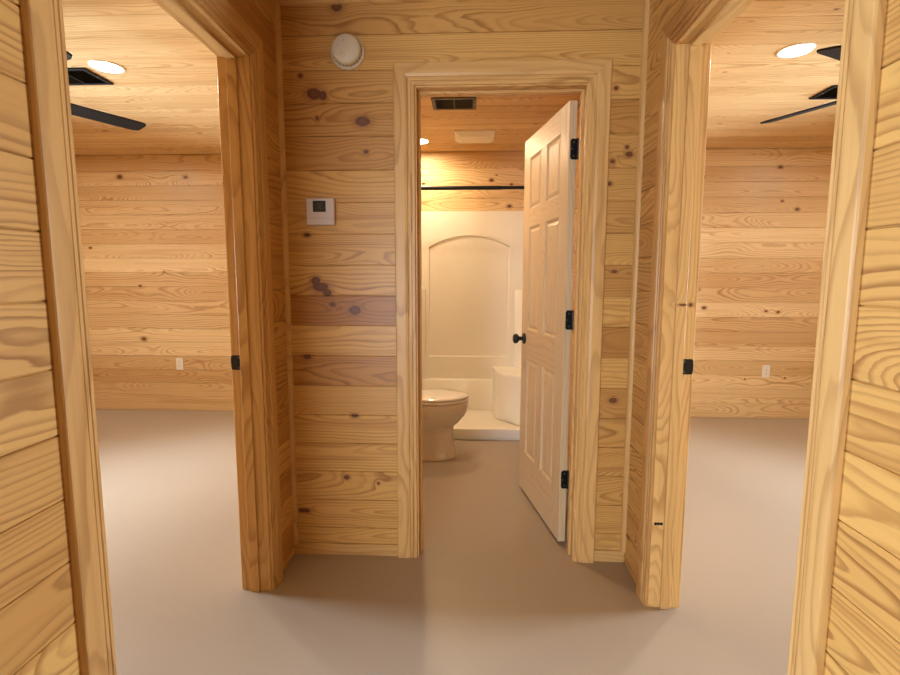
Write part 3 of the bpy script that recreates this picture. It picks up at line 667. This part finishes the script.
# back wall lower step, arched recess, corner columns
def arch_pts(x0, x1, zs, zt, n=14):
    half = (x1-x0)/2; rise = zt-zs; R = (half*half+rise*rise)/(2*rise); cz = zt-R; cx_ = (x0+x1)/2; a0 = math.asin(half/R)
    return [(cx_+R*math.sin(-a0+2*a0*i/n), cz+R*math.cos(-a0+2*a0*i/n)) for i in range(n+1)]
def back_panel():
    mb = MB(); yo, yi = PB-0.035, PB-0.022
    x0, x1, zb_, zs, zt, zlo, zhi = -0.375, 0.367, 0.565, 1.585, 1.690, 0.36, 1.905
    ap = arch_pts(x0, x1, zs, zt)
    n = len(ap)
    vs = [(x, yo, z) for x, z in ap]+[(x, yo, zhi) for x, z in ap]           # above the arch
    fs = [(i, i+1, n+i+1, n+i) for i in range(n-1)]
    mb.add(vs, fs)
    mb.add([(xa, yo, zlo), (x0, yo, zlo), (x0, yo, zs), (x0, yo, zhi), (xa, yo, zhi)], [(0, 1, 2, 3, 4)])
    mb.add([(xb, yo, zlo), (x1, yo, zlo), (x1, yo, zs), (x1, yo, zhi), (xb, yo, zhi)], [(4, 3, 2, 1, 0)])
    mb.add([(x0, yo, zlo), (x1, yo, zlo), (x1, yo, zb_), (x0, yo, zb_)], [(0, 1, 2, 3)])
    loop = [(x0, zb_)]+ap+[(x1, zb_)]
    q = 0.007
    cxm = (x0+x1)/2
    inner = [(x+(q if x < cxm-0.02 else -q if x > cxm+0.02 else 0), z+(q if z < 0.6 else -q)) for x, z in loop]
    k = len(loop)
    mb.add([(x, yo, z) for x, z in loop]+[(x, yi, z) for x, z in inner], [(i, (i+1) % k, k+(i+1) % k, k+i) for i in range(k)])
    mb.add([(x, yi, z) for x, z in inner], [tuple(range(k))])
    # top edge, back
    mb.add([(xa, yo, zhi), (xb, yo, zhi), (xb, PB, zhi), (xa, PB, zhi)], [(0, 1, 2, 3)])
    mb.add([(xa, PB, zlo), (xb, PB, zlo), (xb, PB, zhi), (xa, PB, zhi)], [(3, 2, 1, 0)])
    return mb
o = back_panel().build('back_panel', M['acrylic'], sh, smooth=25)
mb = MB(); mb.loft([rect(xa, xb, PB-0.075, PB, 0.06), rect(xa, xb, PB-0.060, PB, 0.34), rect(xa, xb, PB-0.052, PB, 0.352), rect(xa, xb, PB-0.034, PB, 0.358)]); mb.build('soap_ledge', M['acrylic'], sh, bevel=0.006, seg=3)
for s in (-1, 1):
    x_ = xa if s < 0 else xb; xi = -0.408 if s < 0 else 0.418
    mb = MB(); mb.loft([[V(x_, PB-0.03, z), V(xi, PB-0.036, z), V(xi-(-s)*-0.010*0, PB-0.060, z), V(x_-s*0.17, PB-0.16, z), V(x_, PB-0.22, z)][::s] for z in (0.36, 1.188, 1.197)])
    mb.build('corner_column', M['acrylic'], sh, bevel=0.004)
    mb = MB(); mb.box(min(x_, x_-s*0.03), max(x_, x_-s*0.03), PY+0.02, PB, 0.09, 1.905); mb.build('side_panel', M['acrylic'], sh, bevel=0.010)
st = [(0.215, PB-0.03), (0.240, 2.205), (0.252, 2.175), (0.425, 1.970), (0.450, 1.955), (0.60, 1.945), (xb-0.005, 1.945), (xb-0.005, PB-0.03)]
ctr = V(0.5, 2.25, 0)
def sring(z, k): return [ctr+(V(x, y, 0)-ctr)*k+Z*z for x, y in st]
MB().loft([sring(0.055, 1.0), sring(0.45, 0.985), sring(0.468, 0.98), sring(0.476, 0.965), sring(0.474, 0.80)]).build('corner_seat', M['acrylic'], sh, smooth=30)

rod = empty('shower_curtain_rod', (0, 1.752, 1.985), 'black shower curtain rod spanning the bathroom above the shower front', 'curtain rod')
MB().tube([(XL+0.012, 1.752, 1.985), (0.245, 1.752, 1.985)], 0.0145, 20).build('outer_tube', M['black_metal'], rod, smooth=50)
MB().tube([(0.245, 1.752, 1.985), (XR-0.012, 1.752, 1.985)], 0.0125, 20).build('inner_tube', M['black_metal'], rod, smooth=50)
for x, s in ((XL, 1), (XR, -1)):
    MB().lathe([(0.032, 0), (0.032, 0.006), (0.02, 0.02), (0.016, 0.03)], (x+0.0005*s, 1.752, 1.985), X*s, 24).build('end_flange', M['black_metal'], rod, smooth=50)
